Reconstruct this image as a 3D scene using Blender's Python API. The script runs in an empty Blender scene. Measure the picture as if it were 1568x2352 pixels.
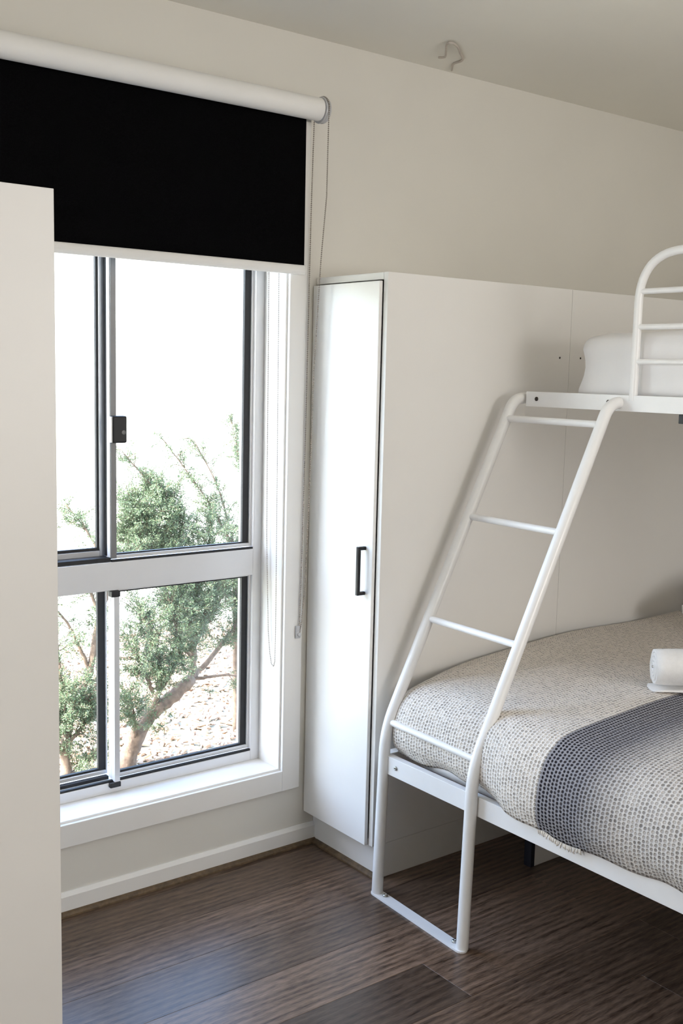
import bpy, bmesh, math, random
import numpy as np
from mathutils import Vector, Matrix

sc = bpy.context.scene
col = sc.collection
rng = random.Random(7)

# ------------------------------------------------------------------ camera
cam_d = bpy.data.cameras.new('camera')
cam_d.sensor_fit = 'VERTICAL'
cam_d.sensor_height = 36.0
cam_d.sensor_width = 24.0
cam_d.lens = 38.035
cam_d.clip_start = 0.05
cam_d.clip_end = 300
cam = bpy.data.objects.new('camera', cam_d)
right = Vector((0.7922645, -0.6097360, 0.0232181))
down = Vector((-0.0600527, -0.1157835, -0.9914574))
fwd = Vector((0.6072155, 0.7841022, -0.1283474))
cam.matrix_world = Matrix(((right.x, -down.x, -fwd.x, 0.0),
                           (right.y, -down.y, -fwd.y, -2.675),
                           (right.z, -down.z, -fwd.z, 1.5),
                           (0, 0, 0, 1)))
col.objects.link(cam)
sc.camera = cam

# ------------------------------------------------------------------ light and exposure
world = bpy.data.worlds.new('world')
sc.world = world
world.use_nodes = True
wn = world.node_tree
wn.nodes.clear()
w_out = wn.nodes.new('ShaderNodeOutputWorld')
w_bg = wn.nodes.new('ShaderNodeBackground')
w_sky = wn.nodes.new('ShaderNodeTexSky')
w_sky.sky_type = 'NISHITA'
w_sky.sun_disc = False
w_sky.sun_elevation = math.radians(40)
w_sky.sun_rotation = math.radians(262)
w_sky.air_density = 1.0
w_sky.dust_density = 2.0
w_sky.ozone_density = 1.0
wn.links.new(w_sky.outputs[0], w_bg.inputs[0])
wn.links.new(w_bg.outputs[0], w_out.inputs[0])
w_bg.inputs[1].default_value = 2.3

def lamp(name, kind, loc, direction, energy, color=(1, 1, 1), size=None, size_y=None, portal=False):
    d = bpy.data.lights.new(name, kind)
    d.energy = energy
    d.color = color
    if kind == 'AREA':
        d.shape = 'RECTANGLE'
        d.size = size
        d.size_y = size_y
        if portal:
            d.cycles.is_portal = True
    o = bpy.data.objects.new(name, d)
    o.location = loc
    o.rotation_euler = Vector(direction).to_track_quat('-Z', 'Y').to_euler()
    col.objects.link(o)
    return o

sun = lamp('sun', 'SUN', (-8, -1, 7), (0.76, 0.107, -0.643), 14.0, (1.0, 0.96, 0.9))
sun.data.angle = math.radians(0.6)
lamp('window_portal', 'AREA', (1.29, 0.24, 1.15), (0, -1, 0), 1.0, size=1.05, size_y=1.85, portal=True)
room_fill = lamp('overhead_fill', 'POINT', (2.1, -1.9, 2.14), (0, 0, -1), 6.5, (1.0, 0.965, 0.915))  # unseen fill lamp with no fixture, added to brighten the boarding and walls
lamp('left_fill', 'AREA', (-1.35, -1.36, 1.50), (1, 0, -0.06), 34.0, (0.95, 0.97, 1.0), size=0.8, size_y=0.8)  # added fill lamp, stands in for daylight from an unseen opening at left
lamp('rear_fill', 'AREA', (2.2, -4.35, 1.62), (-0.02, 1, 0), 49.0, (1.0, 0.975, 0.95), size=1.1, size_y=0.9)  # unseen fill lamp added behind the camera for the surfaces facing it
room_fill.data.shadow_soft_size = 0.22

vs = sc.view_settings
vs.view_transform = 'Standard'
vs.look = 'None'
vs.exposure = 0.0
vs.gamma = 1.0
vs.use_curve_mapping = False
sc.cycles.use_denoising = True
sc.cycles.max_bounces = 12
sc.cycles.diffuse_bounces = 8
sc.cycles.transparent_max_bounces = 24
sc.cycles.sample_clamp_indirect = 8.0

# ------------------------------------------------------------------ materials
def mat(name, color=(0.8, 0.8, 0.8), rough=0.6, metal=0.0, noise=None, bump=None, spec=None, sheen=None):
    """principled + optional (scale, amount) colour noise and (scale, strength) noise bump, in object space"""
    m = bpy.data.materials.new(name)
    m.use_nodes = True
    nt = m.node_tree
    b = nt.nodes['Principled BSDF']
    b.inputs['Base Color'].default_value = (*color, 1)
    b.inputs['Roughness'].default_value = rough
    b.inputs['Metallic'].default_value = metal
    if spec is not None:
        b.inputs['Specular IOR Level'].default_value = spec
    if sheen:
        b.inputs['Sheen Weight'].default_value = sheen
    tc = nt.nodes.new('ShaderNodeTexCoord')
    if noise:
        n = nt.nodes.new('ShaderNodeTexNoise')
        n.inputs['Scale'].default_value = noise[0]
        n.inputs['Detail'].default_value = 5
        nt.links.new(tc.outputs['Object'], n.inputs['Vector'])
        r = nt.nodes.new('ShaderNodeValToRGB')
        a = noise[1]
        r.color_ramp.elements[0].position = 0.3
        r.color_ramp.elements[1].position = 0.7
        r.color_ramp.elements[0].color = (*[c * (1 - a) for c in color], 1)
        r.color_ramp.elements[1].color = (*[min(1, c * (1 + a)) for c in color], 1)
        nt.links.new(n.outputs['Fac'], r.inputs[0])
        nt.links.new(r.outputs[0], b.inputs['Base Color'])
    if bump:
        n2 = nt.nodes.new('ShaderNodeTexNoise')
        n2.inputs['Scale'].default_value = bump[0]
        n2.inputs['Detail'].default_value = 3
        nt.links.new(tc.outputs['Object'], n2.inputs['Vector'])
        bp = nt.nodes.new('ShaderNodeBump')
        bp.inputs['Strength'].default_value = bump[1]
        bp.inputs['Distance'].default_value = 0.002
        nt.links.new(n2.outputs['Fac'], bp.inputs['Height'])
        nt.links.new(bp.outputs[0], b.inputs['Normal'])
    return m

def island_mat(name, colors, rough=0.8):
    """one colour per loose piece, drawn from a ramp"""
    m = bpy.data.materials.new(name)
    m.use_nodes = True
    nt = m.node_tree
    b = nt.nodes['Principled BSDF']
    b.inputs['Roughness'].default_value = rough
    g = nt.nodes.new('ShaderNodeNewGeometry')
    r = nt.nodes.new('ShaderNodeValToRGB')
    while len(r.color_ramp.elements) < len(colors):
        r.color_ramp.elements.new(0.5)
    for i, c in enumerate(colors):
        r.color_ramp.elements[i].position = i / (len(colors) - 1)
        r.color_ramp.elements[i].color = (*c, 1)
    nt.links.new(g.outputs['Random Per Island'], r.inputs[0])
    nt.links.new(r.outputs[0], b.inputs['Base Color'])
    return m

def wood_mat():
    m = bpy.data.materials.new('floor_wood')
    m.use_nodes = True
    nt = m.node_tree
    N, K = nt.nodes, nt.links
    b = N['Principled BSDF']
    oi = N.new('ShaderNodeObjectInfo')
    ge = N.new('ShaderNodeNewGeometry')
    off = N.new('ShaderNodeVectorMath'); off.operation = 'MULTIPLY_ADD'
    K.new(oi.outputs['Random'], off.inputs[0])
    off.inputs[1].default_value = (37.0, 11.0, 5.0)
    K.new(ge.outputs['Position'], off.inputs[2])
    mp = N.new('ShaderNodeMapping')
    mp.inputs['Scale'].default_value = (3.4, 25.0, 1.0)
    K.new(off.outputs[0], mp.inputs[0])
    n1 = N.new('ShaderNodeTexNoise')
    n1.inputs['Scale'].default_value = 1.6
    n1.inputs['Detail'].default_value = 10
    n1.inputs['Roughness'].default_value = 0.7
    n1.inputs['Distortion'].default_value = 1.2
    K.new(mp.outputs[0], n1.inputs['Vector'])
    # fine pores
    mp2 = N.new('ShaderNodeMapping')
    mp2.inputs['Scale'].default_value = (36.0, 300.0, 1.0)
    K.new(off.outputs[0], mp2.inputs[0])
    n2 = N.new('ShaderNodeTexNoise')
    n2.inputs['Scale'].default_value = 1.0
    n2.inputs['Detail'].default_value = 3
    K.new(mp2.outputs[0], n2.inputs['Vector'])
    # cathedral grain
    wv = N.new('ShaderNodeTexWave')
    wv.wave_type = 'BANDS'; wv.bands_direction = 'Y'
    mp3 = N.new('ShaderNodeMapping')
    mp3.inputs['Scale'].default_value = (0.9, 13.0, 1.0)
    K.new(off.outputs[0], mp3.inputs[0])
    K.new(mp3.outputs[0], wv.inputs['Vector'])
    wv.inputs['Scale'].default_value = 1.0
    wv.inputs['Distortion'].default_value = 9.0
    wv.inputs['Detail'].default_value = 2.0
    wv.inputs['Detail Scale'].default_value = 0.8
    mx = N.new('ShaderNodeMix'); mx.data_type = 'FLOAT'
    mx.inputs[0].default_value = 0.16
    K.new(n1.outputs['Fac'], mx.inputs[2]); K.new(wv.outputs['Fac'], mx.inputs[3])
    mx2 = N.new('ShaderNodeMix'); mx2.data_type = 'FLOAT'
    mx2.inputs[0].default_value = 0.36
    K.new(mx.outputs[0], mx2.inputs[2]); K.new(n2.outputs['Fac'], mx2.inputs[3])
    r = N.new('ShaderNodeValToRGB')
    r.color_ramp.elements[0].position = 0.34
    r.color_ramp.elements[0].color = (0.030, 0.016, 0.009, 1)
    r.color_ramp.elements[1].position = 0.68
    r.color_ramp.elements[1].color = (0.23, 0.152, 0.105, 1)
    K.new(mx2.outputs[0], r.inputs[0])
    hv = N.new('ShaderNodeHueSaturation')
    tone = N.new('ShaderNodeSeparateColor')
    K.new(oi.outputs['Color'], tone.inputs[0])
    K.new(tone.outputs[0], hv.inputs['Value'])
    K.new(r.outputs[0], hv.inputs['Color'])
    K.new(hv.outputs[0], b.inputs['Base Color'])
    rr = N.new('ShaderNodeMapRange')
    rr.inputs['To Min'].default_value = 0.25
    rr.inputs['To Max'].default_value = 0.40
    b.inputs['Specular IOR Level'].default_value = 0.42
    K.new(mx2.outputs[0], rr.inputs[0])
    K.new(rr.outputs[0], b.inputs['Roughness'])
    bp = N.new('ShaderNodeBump')
    bp.inputs['Strength'].default_value = 0.25
    bp.inputs['Distance'].default_value = 0.001
    K.new(mx2.outputs[0], bp.inputs['Height'])
    K.new(bp.outputs[0], b.inputs['Normal'])
    return m

def waffle_mat():
    """woven waffle cloth; uv in metres: u runs along the bed (distance from the far end), v across"""
    m = bpy.data.materials.new('waffle_cotton')
    m.use_nodes = True
    nt = m.node_tree
    N, K = nt.nodes, nt.links
    b = N['Principled BSDF']
    b.inputs['Roughness'].default_value = 0.9
    b.inputs['Specular IOR Level'].default_value = 0.15
    tc = N.new('ShaderNodeUVMap'); tc.uv_map = 'UVMap'
    sx = N.new('ShaderNodeSeparateXYZ')
    K.new(tc.outputs[0], sx.inputs[0])
    def mth(op, a, bb=None, cc=None):
        n = N.new('ShaderNodeMath'); n.operation = op
        for i, v in enumerate((a, bb, cc)):
            if v is None: continue
            if isinstance(v, (int, float)): n.inputs[i].default_value = v
            else: K.new(v, n.inputs[i])
        return n.outputs[0]
    nz = N.new('ShaderNodeTexNoise'); nz.inputs['Scale'].default_value = 45
    K.new(tc.outputs[0], nz.inputs['Vector'])
    wob = mth('MULTIPLY', mth('SUBTRACT', nz.outputs['Fac'], 0.5), 0.5)
    uu = mth('ADD', mth('DIVIDE', sx.outputs[0], 0.0112), wob)
    vv = mth('ADD', mth('DIVIDE', sx.outputs[1], 0.0098), wob)
    # every other column is shifted a quarter cell as in the weave
    colodd = mth('MULTIPLY', mth('FLOORED_MODULO', mth('FLOOR', uu), 2.0), 0.25)
    vv = mth('ADD', vv, colodd)
    fu = mth('SUBTRACT', mth('FRACT', uu), 0.5)
    fv = mth('SUBTRACT', mth('FRACT', vv), 0.5)
    d = mth('SQRT', mth('ADD', mth('MULTIPLY', mth('MULTIPLY', fu, fu), 1.25), mth('MULTIPLY', fv, fv)))
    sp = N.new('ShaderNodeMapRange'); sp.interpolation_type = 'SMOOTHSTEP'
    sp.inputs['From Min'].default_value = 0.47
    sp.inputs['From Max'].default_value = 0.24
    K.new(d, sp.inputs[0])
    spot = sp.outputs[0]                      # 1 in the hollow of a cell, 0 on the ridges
    # tone of each hollow varies a little
    cell = N.new('ShaderNodeCombineXYZ')
    K.new(mth('FLOOR', uu), cell.inputs[0]); K.new(mth('FLOOR', vv), cell.inputs[1])
    wn_ = N.new('ShaderNodeTexWhiteNoise'); wn_.noise_dimensions = '2D'
    K.new(cell.outputs[0], wn_.inputs['Vector'])
    # stripes along u
    def ramp(stops):
        r = N.new('ShaderNodeValToRGB')
        while len(r.color_ramp.elements) < len(stops): r.color_ramp.elements.new(0.5)
        for i, (p, c) in enumerate(stops):
            r.color_ramp.elements[i].position = p
            r.color_ramp.elements[i].color = (*c, 1)
        K.new(mth('DIVIDE', sx.outputs[0], 2.0), r.inputs[0])
        return r.outputs[0]
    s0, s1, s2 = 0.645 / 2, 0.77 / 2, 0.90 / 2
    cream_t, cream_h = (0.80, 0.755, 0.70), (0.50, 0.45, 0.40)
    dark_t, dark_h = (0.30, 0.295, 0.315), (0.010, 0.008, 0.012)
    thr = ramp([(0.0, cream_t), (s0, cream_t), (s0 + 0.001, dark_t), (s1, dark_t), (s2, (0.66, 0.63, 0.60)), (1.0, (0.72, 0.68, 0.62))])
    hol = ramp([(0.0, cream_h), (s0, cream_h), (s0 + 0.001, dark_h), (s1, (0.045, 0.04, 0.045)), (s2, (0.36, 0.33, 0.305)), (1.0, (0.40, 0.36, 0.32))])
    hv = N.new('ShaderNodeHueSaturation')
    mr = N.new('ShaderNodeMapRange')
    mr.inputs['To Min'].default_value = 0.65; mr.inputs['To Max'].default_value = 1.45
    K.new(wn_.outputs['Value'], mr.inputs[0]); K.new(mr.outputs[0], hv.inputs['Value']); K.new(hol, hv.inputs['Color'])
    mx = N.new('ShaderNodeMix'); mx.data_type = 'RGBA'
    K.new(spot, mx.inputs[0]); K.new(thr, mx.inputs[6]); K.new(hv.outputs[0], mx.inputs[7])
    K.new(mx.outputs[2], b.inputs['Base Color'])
    bp = N.new('ShaderNodeBump')
    bp.inputs['Strength'].default_value = 0.8
    bp.inputs['Distance'].default_value = 0.003
    K.new(mth('SUBTRACT', 1.0, spot), bp.inputs['Height'])
    K.new(bp.outputs[0], b.inputs['Normal'])
    return m

def glass_mat():
    """thin window glass: clear with a fresnel reflection"""
    m = bpy.data.materials.new('window_glass')
    m.use_nodes = True
    nt = m.node_tree
    nt.nodes.clear()
    o = nt.nodes.new('ShaderNodeOutputMaterial')
    t = nt.nodes.new('ShaderNodeBsdfTransparent'); t.inputs[0].default_value = (0.965, 0.98, 0.975, 1)
    g = nt.nodes.new('ShaderNodeBsdfGlossy'); g.inputs['Roughness'].default_value = 0.02
    f = nt.nodes.new('ShaderNodeFresnel'); f.inputs[0].default_value = 1.45
    ge = nt.nodes.new('ShaderNodeNewGeometry')          # same reflectance on the way in and out of the sheet
    mr = nt.nodes.new('ShaderNodeMapRange')
    mr.inputs['To Min'].default_value = 1.45
    mr.inputs['To Max'].default_value = 1 / 1.45
    nt.links.new(ge.outputs['Backfacing'], mr.inputs[0]); nt.links.new(mr.outputs[0], f.inputs[0])
    mx = nt.nodes.new('ShaderNodeMixShader')
    nt.links.new(f.outputs[0], mx.inputs[0]); nt.links.new(t.outputs[0], mx.inputs[1])
    nt.links.new(g.outputs[0], mx.inputs[2]); nt.links.new(mx.outputs[0], o.inputs[0])
    return m

M = dict(
    wall=mat('wall_paint', (0.69, 0.668, 0.615), 0.75, noise=(3, 0.02), bump=(180, 0.06)),
    ceiling=mat('ceiling_paint', (0.76, 0.74, 0.68), 0.85, noise=(2, 0.02), bump=(150, 0.06)),
    trim=mat('trim_paint', (0.80, 0.785, 0.76), 0.4, noise=(5, 0.015)),
    melamine=mat('white_melamine', (0.80, 0.785, 0.76), 0.42, noise=(4, 0.012)),
    wardrobe=mat('offwhite_melamine', (0.735, 0.72, 0.70), 0.42, noise=(4, 0.012)),
    door=mat('white_cupboard_door', (0.84, 0.83, 0.81), 0.38, noise=(4, 0.01)),
    alu=mat('white_aluminium', (0.72, 0.72, 0.73), 0.35, 0.25, noise=(8, 0.02)),
    silver=mat('silver_aluminium', (0.50, 0.51, 0.53), 0.32, 0.75, noise=(8, 0.02)),
    grey=mat('grey_anodised', (0.20, 0.20, 0.205), 0.4, 0.5, noise=(8, 0.03)),
    gasket=mat('black_rubber', (0.008, 0.008, 0.010), 0.55, noise=(40, 0.3)),
    black=mat('black_plastic', (0.006, 0.006, 0.007), 0.5, noise=(40, 0.2)),
    blackmetal=mat('black_metal', (0.012, 0.011, 0.012), 0.38, 0.3, noise=(60, 0.2)),
    keyhole=mat('grey_lock_disc', (0.16, 0.16, 0.16), 0.4, 0.6, noise=(60, 0.1)),
    blackout=mat('blackout_fabric', (0.006, 0.0058, 0.0066), 0.95, noise=(400, 0.3), bump=(700, 0.2), spec=0.05),
    blindwhite=mat('blind_backing', (0.80, 0.79, 0.77), 0.7, noise=(8, 0.015), bump=(900, 0.1)),
    chain=mat('steel_ball_chain', (0.30, 0.265, 0.23), 0.35, 0.8, noise=(50, 0.1)),
    clear=mat('grey_plastic', (0.52, 0.52, 0.53), 0.3, noise=(60, 0.1)),
    bed=mat('white_powder_coat', (0.84, 0.835, 0.83), 0.3, noise=(30, 0.012), bump=(500, 0.04)),
    steel=mat('zinc_bolt', (0.48, 0.48, 0.46), 0.3, 0.9, noise=(60, 0.15)),
    darkscrew=mat('dark_screw', (0.06, 0.05, 0.045), 0.4, 0.7, noise=(60, 0.2)),
    sheet=mat('white_sheet', (0.82, 0.81, 0.81), 0.85, noise=(12, 0.02), bump=(60, 0.25), spec=0.2),
    towel=mat('white_terry', (0.84, 0.83, 0.82), 0.95, noise=(60, 0.03), bump=(420, 0.7), spec=0.1, sheen=0.3),
    waffle=waffle_mat(),
    fringe=mat('cream_fringe', (0.74, 0.68, 0.60), 0.9, noise=(90, 0.12)),
    wood=wood_mat(),
    sub=mat('subfloor', (0.02, 0.014, 0.01), 0.8, noise=(5, 0.1)),
    bead=mat('brown_timber_bead', (0.11, 0.07, 0.035), 0.6, noise=(60, 0.4), bump=(200, 0.3)),
    glass=glass_mat(),
    navy=mat('dark_navy_board', (0.010, 0.011, 0.020), 0.6, noise=(20, 0.2)),
    slat=mat('timber_slat', (0.35, 0.25, 0.16), 0.7, noise=(15, 0.1)),
    stain=mat('grey_cord', (0.50, 0.45, 0.40), 0.8, noise=(30, 0.1)),
    bark=mat('bark', (0.17, 0.125, 0.095), 0.9, noise=(40, 0.35), bump=(90, 1.0)),
    leaf=island_mat('fine_leaves', [(0.085, 0.13, 0.075), (0.14, 0.215, 0.11), (0.18, 0.225, 0.16), (0.10, 0.165, 0.09), (0.25, 0.31, 0.17)]),
    chips=island_mat('bark_chips', [(0.20, 0.12, 0.08), (0.42, 0.28, 0.19), (0.30, 0.22, 0.17), (0.52, 0.40, 0.30), (0.25, 0.15, 0.10), (0.60, 0.50, 0.42)]),
    soil=mat('dry_lawn', (0.46, 0.44, 0.34), 0.95, noise=(1.3, 0.18), bump=(60, 0.6)),
    outwall=mat('outer_cladding', (0.55, 0.53, 0.50), 0.7, noise=(4, 0.05)),
)

# ------------------------------------------------------------------ helpers
W = {}

def put(o, parent=None):
    if parent is not None:
        o.parent = parent
    col.objects.link(o)
    return o

def obj(name, bm, material, parent=None, smooth=False, base=True):
    """one mesh object; verts are given in world space, the origin goes to the bottom centre"""
    if len(bm.verts):
        co = np.array([v.co[:] for v in bm.verts])
        lo, hi = co.min(0), co.max(0)
        c = Vector(((lo[0] + hi[0]) / 2, (lo[1] + hi[1]) / 2, lo[2]))
    else:
        c = Vector((0, 0, 0))
    bmesh.ops.translate(bm, verts=bm.verts, vec=-c)
    me = bpy.data.meshes.new(name)
    bm.to_mesh(me)
    bm.free()
    if smooth:
        me.polygons.foreach_set('use_smooth', [True] * len(me.polygons))
    mats = material if isinstance(material, (list, tuple)) else [material]
    for m in mats:
        me.materials.append(m)
    o = bpy.data.objects.new(name, me)
    o.location = c - (W[parent.name] if parent is not None else Vector((0, 0, 0)))
    put(o, parent)
    W[o.name] = c
    return o

def thing(name, loc, label=None, cat=None, group=None, kind=None):
    o = bpy.data.objects.new(name, None)
    o.empty_display_size = 0.1
    o.location = loc
    col.objects.link(o)
    W[o.name] = Vector(loc)
    tag(o, label, cat, group, kind)
    return o

def tag(o, label=None, cat=None, group=None, kind=None):
    if label: o['label'] = label
    if cat: o['category'] = cat
    if group: o['group'] = group
    if kind: o['kind'] = kind
    return o

def box(bm, x0, x1, y0, y1, z0, z1, bev=0.0, seg=2):
    r = bmesh.ops.create_cube(bm, size=1.0)
    vs_ = r['verts']
    for v in vs_:
        v.co = Vector((x0 + (v.co.x + 0.5) * (x1 - x0), y0 + (v.co.y + 0.5) * (y1 - y0), z0 + (v.co.z + 0.5) * (z1 - z0)))
    if bev > 0:
        es = list({e for v in vs_ for e in v.link_edges})
        bmesh.ops.bevel(bm, geom=es, offset=bev, segments=seg, affect='EDGES', profile=0.5)
    return bm

def boxes(*bs, bev=0.0015):
    bm = bmesh.new()
    for b in bs:
        box(bm, *b, bev=bev)
    return bm

def prism(pts, axis, a, b, bev=0.0):
    """extrude a polygon; axis 'x': pts are (y,z); 'y': pts are (x,z); 'z': pts are (x,y)"""
    bm = bmesh.new()
    def mk(p, t):
        return {'x': (t, p[0], p[1]), 'y': (p[0], t, p[1]), 'z': (p[0], p[1], t)}[axis]
    lo = [bm.verts.new(mk(p, a)) for p in pts]
    hi = [bm.verts.new(mk(p, b)) for p in pts]
    bm.faces.new(lo[::-1]); bm.faces.new(hi)
    n = len(pts)
    for i in range(n):
        bm.faces.new((lo[i], lo[(i + 1) % n], hi[(i + 1) % n], hi[i]))
    bmesh.ops.recalc_face_normals(bm, faces=bm.faces)
    if bev:
        bmesh.ops.bevel(bm, geom=list(bm.edges), offset=bev, segments=2, affect='EDGES', profile=0.5)
    return bm

def round_path(pts, r, n=8):
    """polyline with rounded corners; r is a number or one radius per point"""
    pts = [Vector(p) for p in pts]
    out = [pts[0]]
    for i in range(1, len(pts) - 1):
        a, b, c = pts[i - 1], pts[i], pts[i + 1]
        rr = r[i] if isinstance(r, (list, tuple)) else r
        d1, d2 = (a - b).normalized(), (c - b).normalized()
        ang = d1.angle(d2)
        t = min(rr / math.tan(ang / 2), 0.49 * (a - b).length, 0.49 * (c - b).length)
        p0, p2 = b + d1 * t, b + d2 * t
        for k in range(n + 1):
            s = k / n
            out.append(p0 * (1 - s) ** 2 + b * 2 * s * (1 - s) + p2 * s * s)
    out.append(pts[-1])
    return out

def tube(bm, pts, rad, n=14, cap=True):
    pts = [Vector(p) for p in pts]
    rads = rad if isinstance(rad, (list, tuple)) else [rad] * len(pts)
    t0 = (pts[1] - pts[0]).normalized()
    up = Vector((0, 0, 1)) if abs(t0.z) < 0.9 else Vector((0, 1, 0))
    u = t0.cross(up).normalized()
    rings = []
    for i, p in enumerate(pts):
        t = (pts[min(i + 1, len(pts) - 1)] - pts[max(i - 1, 0)]).normalized()
        u = (u - t * u.dot(t)).normalized()
        v = t.cross(u)
        rings.append([bm.verts.new(p + (u * math.cos(2 * math.pi * k / n) + v * math.sin(2 * math.pi * k / n)) * rads[i]) for k in range(n)])
    for a, b in zip(rings[:-1], rings[1:]):
        for k in range(n):
            bm.faces.new((a[k], a[(k + 1) % n], b[(k + 1) % n], b[k]))
    if cap:
        bm.faces.new(rings[0][::-1]); bm.faces.new(rings[-1])
    return bm

def shade_auto(o, deg=40):
    me = o.data
    me.polygons.foreach_set('use_smooth', [True] * len(me.polygons))
    bm = bmesh.new(); bm.from_mesh(me)
    for e in bm.edges:
        if len(e.link_faces) == 2 and e.calc_face_angle(0) > math.radians(deg):
            e.smooth = False
    bm.to_mesh(me); bm.free()
    return o

def lathe(bm, c, axis, prof, n=24):
    """profile (distance along axis, radius)"""
    c = Vector(c); ax = Vector(axis).normalized()
    up = Vector((0, 0, 1)) if abs(ax.z) < 0.9 else Vector((1, 0, 0))
    u = ax.cross(up).normalized(); v = ax.cross(u)
    rings = []
    for d, r in prof:
        rings.append([bm.verts.new(c + ax * d + (u * math.cos(2 * math.pi * k / n) + v * math.sin(2 * math.pi * k / n)) * max(r, 1e-5)) for k in range(n)])
    for a, b in zip(rings[:-1], rings[1:]):
        for k in range(n):
            bm.faces.new((a[k], a[(k + 1) % n], b[(k + 1) % n], b[k]))
    bm.faces.new(rings[0][::-1]); bm.faces.new(rings[-1])
    bmesh.ops.recalc_face_normals(bm, faces=bm.faces)
    return bm

def bolt(name, c, axis, r, h, m, parent):
    bm = bmesh.new()
    lathe(bm, c, axis, [(-0.002, r), (h * 0.35, r), (h * 0.75, r * 0.8), (h, r * 0.45), (h * 0.8, r * 0.3), (h * 0.6, r * 0.28)], 14)
    return obj(name, bm, m, parent, smooth=True)

def bead_chain(bm, pts, r=0.0024, step=0.0056):
    """ball chain along a polyline"""
    pts = [Vector(p) for p in pts]
    acc = 0.0
    for a, b in zip(pts[:-1], pts[1:]):
        L = (b - a).length
        d = step - acc if acc else 0.0
        while d < L:
            p = a + (b - a) * (d / L)
            mt = Matrix.Translation(p)
            bmesh.ops.create_icosphere(bm, subdivisions=1, radius=r, matrix=mt)
            d += step
        acc = L - (d - step)
    tube(bm, pts, 0.0006, 4)
    return bm

# ------------------------------------------------------------------ room shell
XL, XR, YB, ZC = -0.70, 3.80, -4.0, 2.462
TH = 0.21
WX0, WX1, WZ0, WZ1 = 0.715, 1.866, 0.246, 2.17          # rough opening in the window wall

S = 'structure'
tag(obj('wall_window', boxes((XL - .2, WX0, 0, TH, -0.3, 2.75), (WX1, XR + .2, 0, TH, -0.3, 2.75),
                             (WX0, WX1, 0, TH, -0.3, WZ0), (WX0, WX1, 0, TH, WZ1, 2.75), bev=0), M['wall']), kind=S)
tag(obj('wall_right', boxes((XR, XR + .2, YB - .2, 0, -0.3, 2.75), bev=0), M['wall']), kind=S)
HY0, HY1, HX = -2.05, -1.08, -1.9                       # opening in the left wall and the closed box added around its fill lamp
tag(obj('wall_left', boxes((XL - .12, XL, HY1, 0, -0.3, 2.75), (XL - .12, XL, YB - .2, HY0, -0.3, 2.75), (XL - .12, XL, HY0, HY1, 2.08, 2.75), bev=0), M['wall']), kind=S)
tag(obj('wall_fill_box', boxes((HX - .1, HX, -2.6, -0.6, -0.3, 2.75), (HX, XL - .12, -2.7, -2.6, -0.3, 2.75), (HX, XL - .12, -0.6, -0.5, -0.3, 2.75),
                              (HX, XL - .12, -2.6, -0.6, ZC, 2.75), (HX, XL, -2.6, -0.6, -0.3, -0.0005), bev=0), M['wall']), kind=S)  # unseen box added to enclose the left fill lamp and shut out the sky
# far wall behind the camera; opening and box added for the rear fill lamp
tag(obj('wall_back', boxes((XL, 1.4, YB - .12, YB, -0.3, 2.75), (2.6, XR, YB - .12, YB, -0.3, 2.75), (1.4, 2.6, YB - .12, YB, 2.2, 2.75),
                           (0.9, 3.1, -5.1, -5.0, -0.3, 2.75), (0.8, 0.9, -5.1, YB - .12, -0.3, 2.75), (3.1, 3.2, -5.1, YB - .12, -0.3, 2.75),
                           (0.9, 3.1, -5.0, YB - .12, ZC, 2.75), (0.9, 3.1, -5.0, YB, -0.3, -0.0005), bev=0), M['wall']), kind=S)
tag(obj('ceiling', boxes((XL, XR, YB, 0, ZC, ZC + 0.25), bev=0), M['ceiling']), kind=S)

# floor: planks 180 mm wide laid along the window wall
floor = obj('floor', boxes((XL, XR, YB, 0, -0.30, -0.008), bev=0), M['sub'])
tag(floor, kind=S)
PW, PL = 0.18, 1.80
plank_me = {}
def plank(x0, x1, y0, y1, tone=1.0):
    key = (round(x1 - x0, 3), round(y1 - y0, 3))
    if key not in plank_me:
        bm = bmesh.new()
        g = 0.0002
        box(bm, -key[0] / 2 + g, key[0] / 2 - g, -key[1] / 2 + g, key[1] / 2 - g, -0.008, 0.0)
        top = [e for e in bm.edges if all(v.co.z > -0.001 for v in e.verts)]
        bmesh.ops.bevel(bm, geom=top, offset=0.0006, segments=1, affect='EDGES')
        me = bpy.data.meshes.new('plank'); bm.to_mesh(me); bm.free()
        me.materials.append(M['wood'])
        plank_me[key] = me
    o = bpy.data.objects.new('plank', plank_me[key])
    o.location = Vector(((x0 + x1) / 2, (y0 + y1) / 2, 0)) - W['floor']
    o.color = (tone, tone, tone, 1)                   # each board's own tone, read by the wood
    put(o, floor)
row = 0
y = -0.039
edges = [0.0, -0.039]
while edges[-1] > YB + 0.01:
    edges.append(max(edges[-1] - PW, YB))
joint = [2.33, 2.46, 2.27, 2.52, 2.38, 1.78, 2.43, 2.2, 2.55, 1.9]
tones = [0.8, 0.82, 1.0, 0.80, 1.28, None, 0.85, 1.0, 0.75, 1.1]
for k in range(len(edges) - 1):
    x = joint[k % 10] - 2 * PL
    while x < XR:
        a, b_ = max(x, XL), min(x + PL, XR)
        if b_ - a > 0.02:
            t_ = (0.55 if x < 1.0 else 1.15) if k == 5 else (tones[k % 10] or 0.9) * (1.0 if x < 1.5 and k < 8 else rng.uniform(0.75, 1.15))
            plank(a, b_, edges[k + 1], edges[k], t_)
        x += PL

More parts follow.
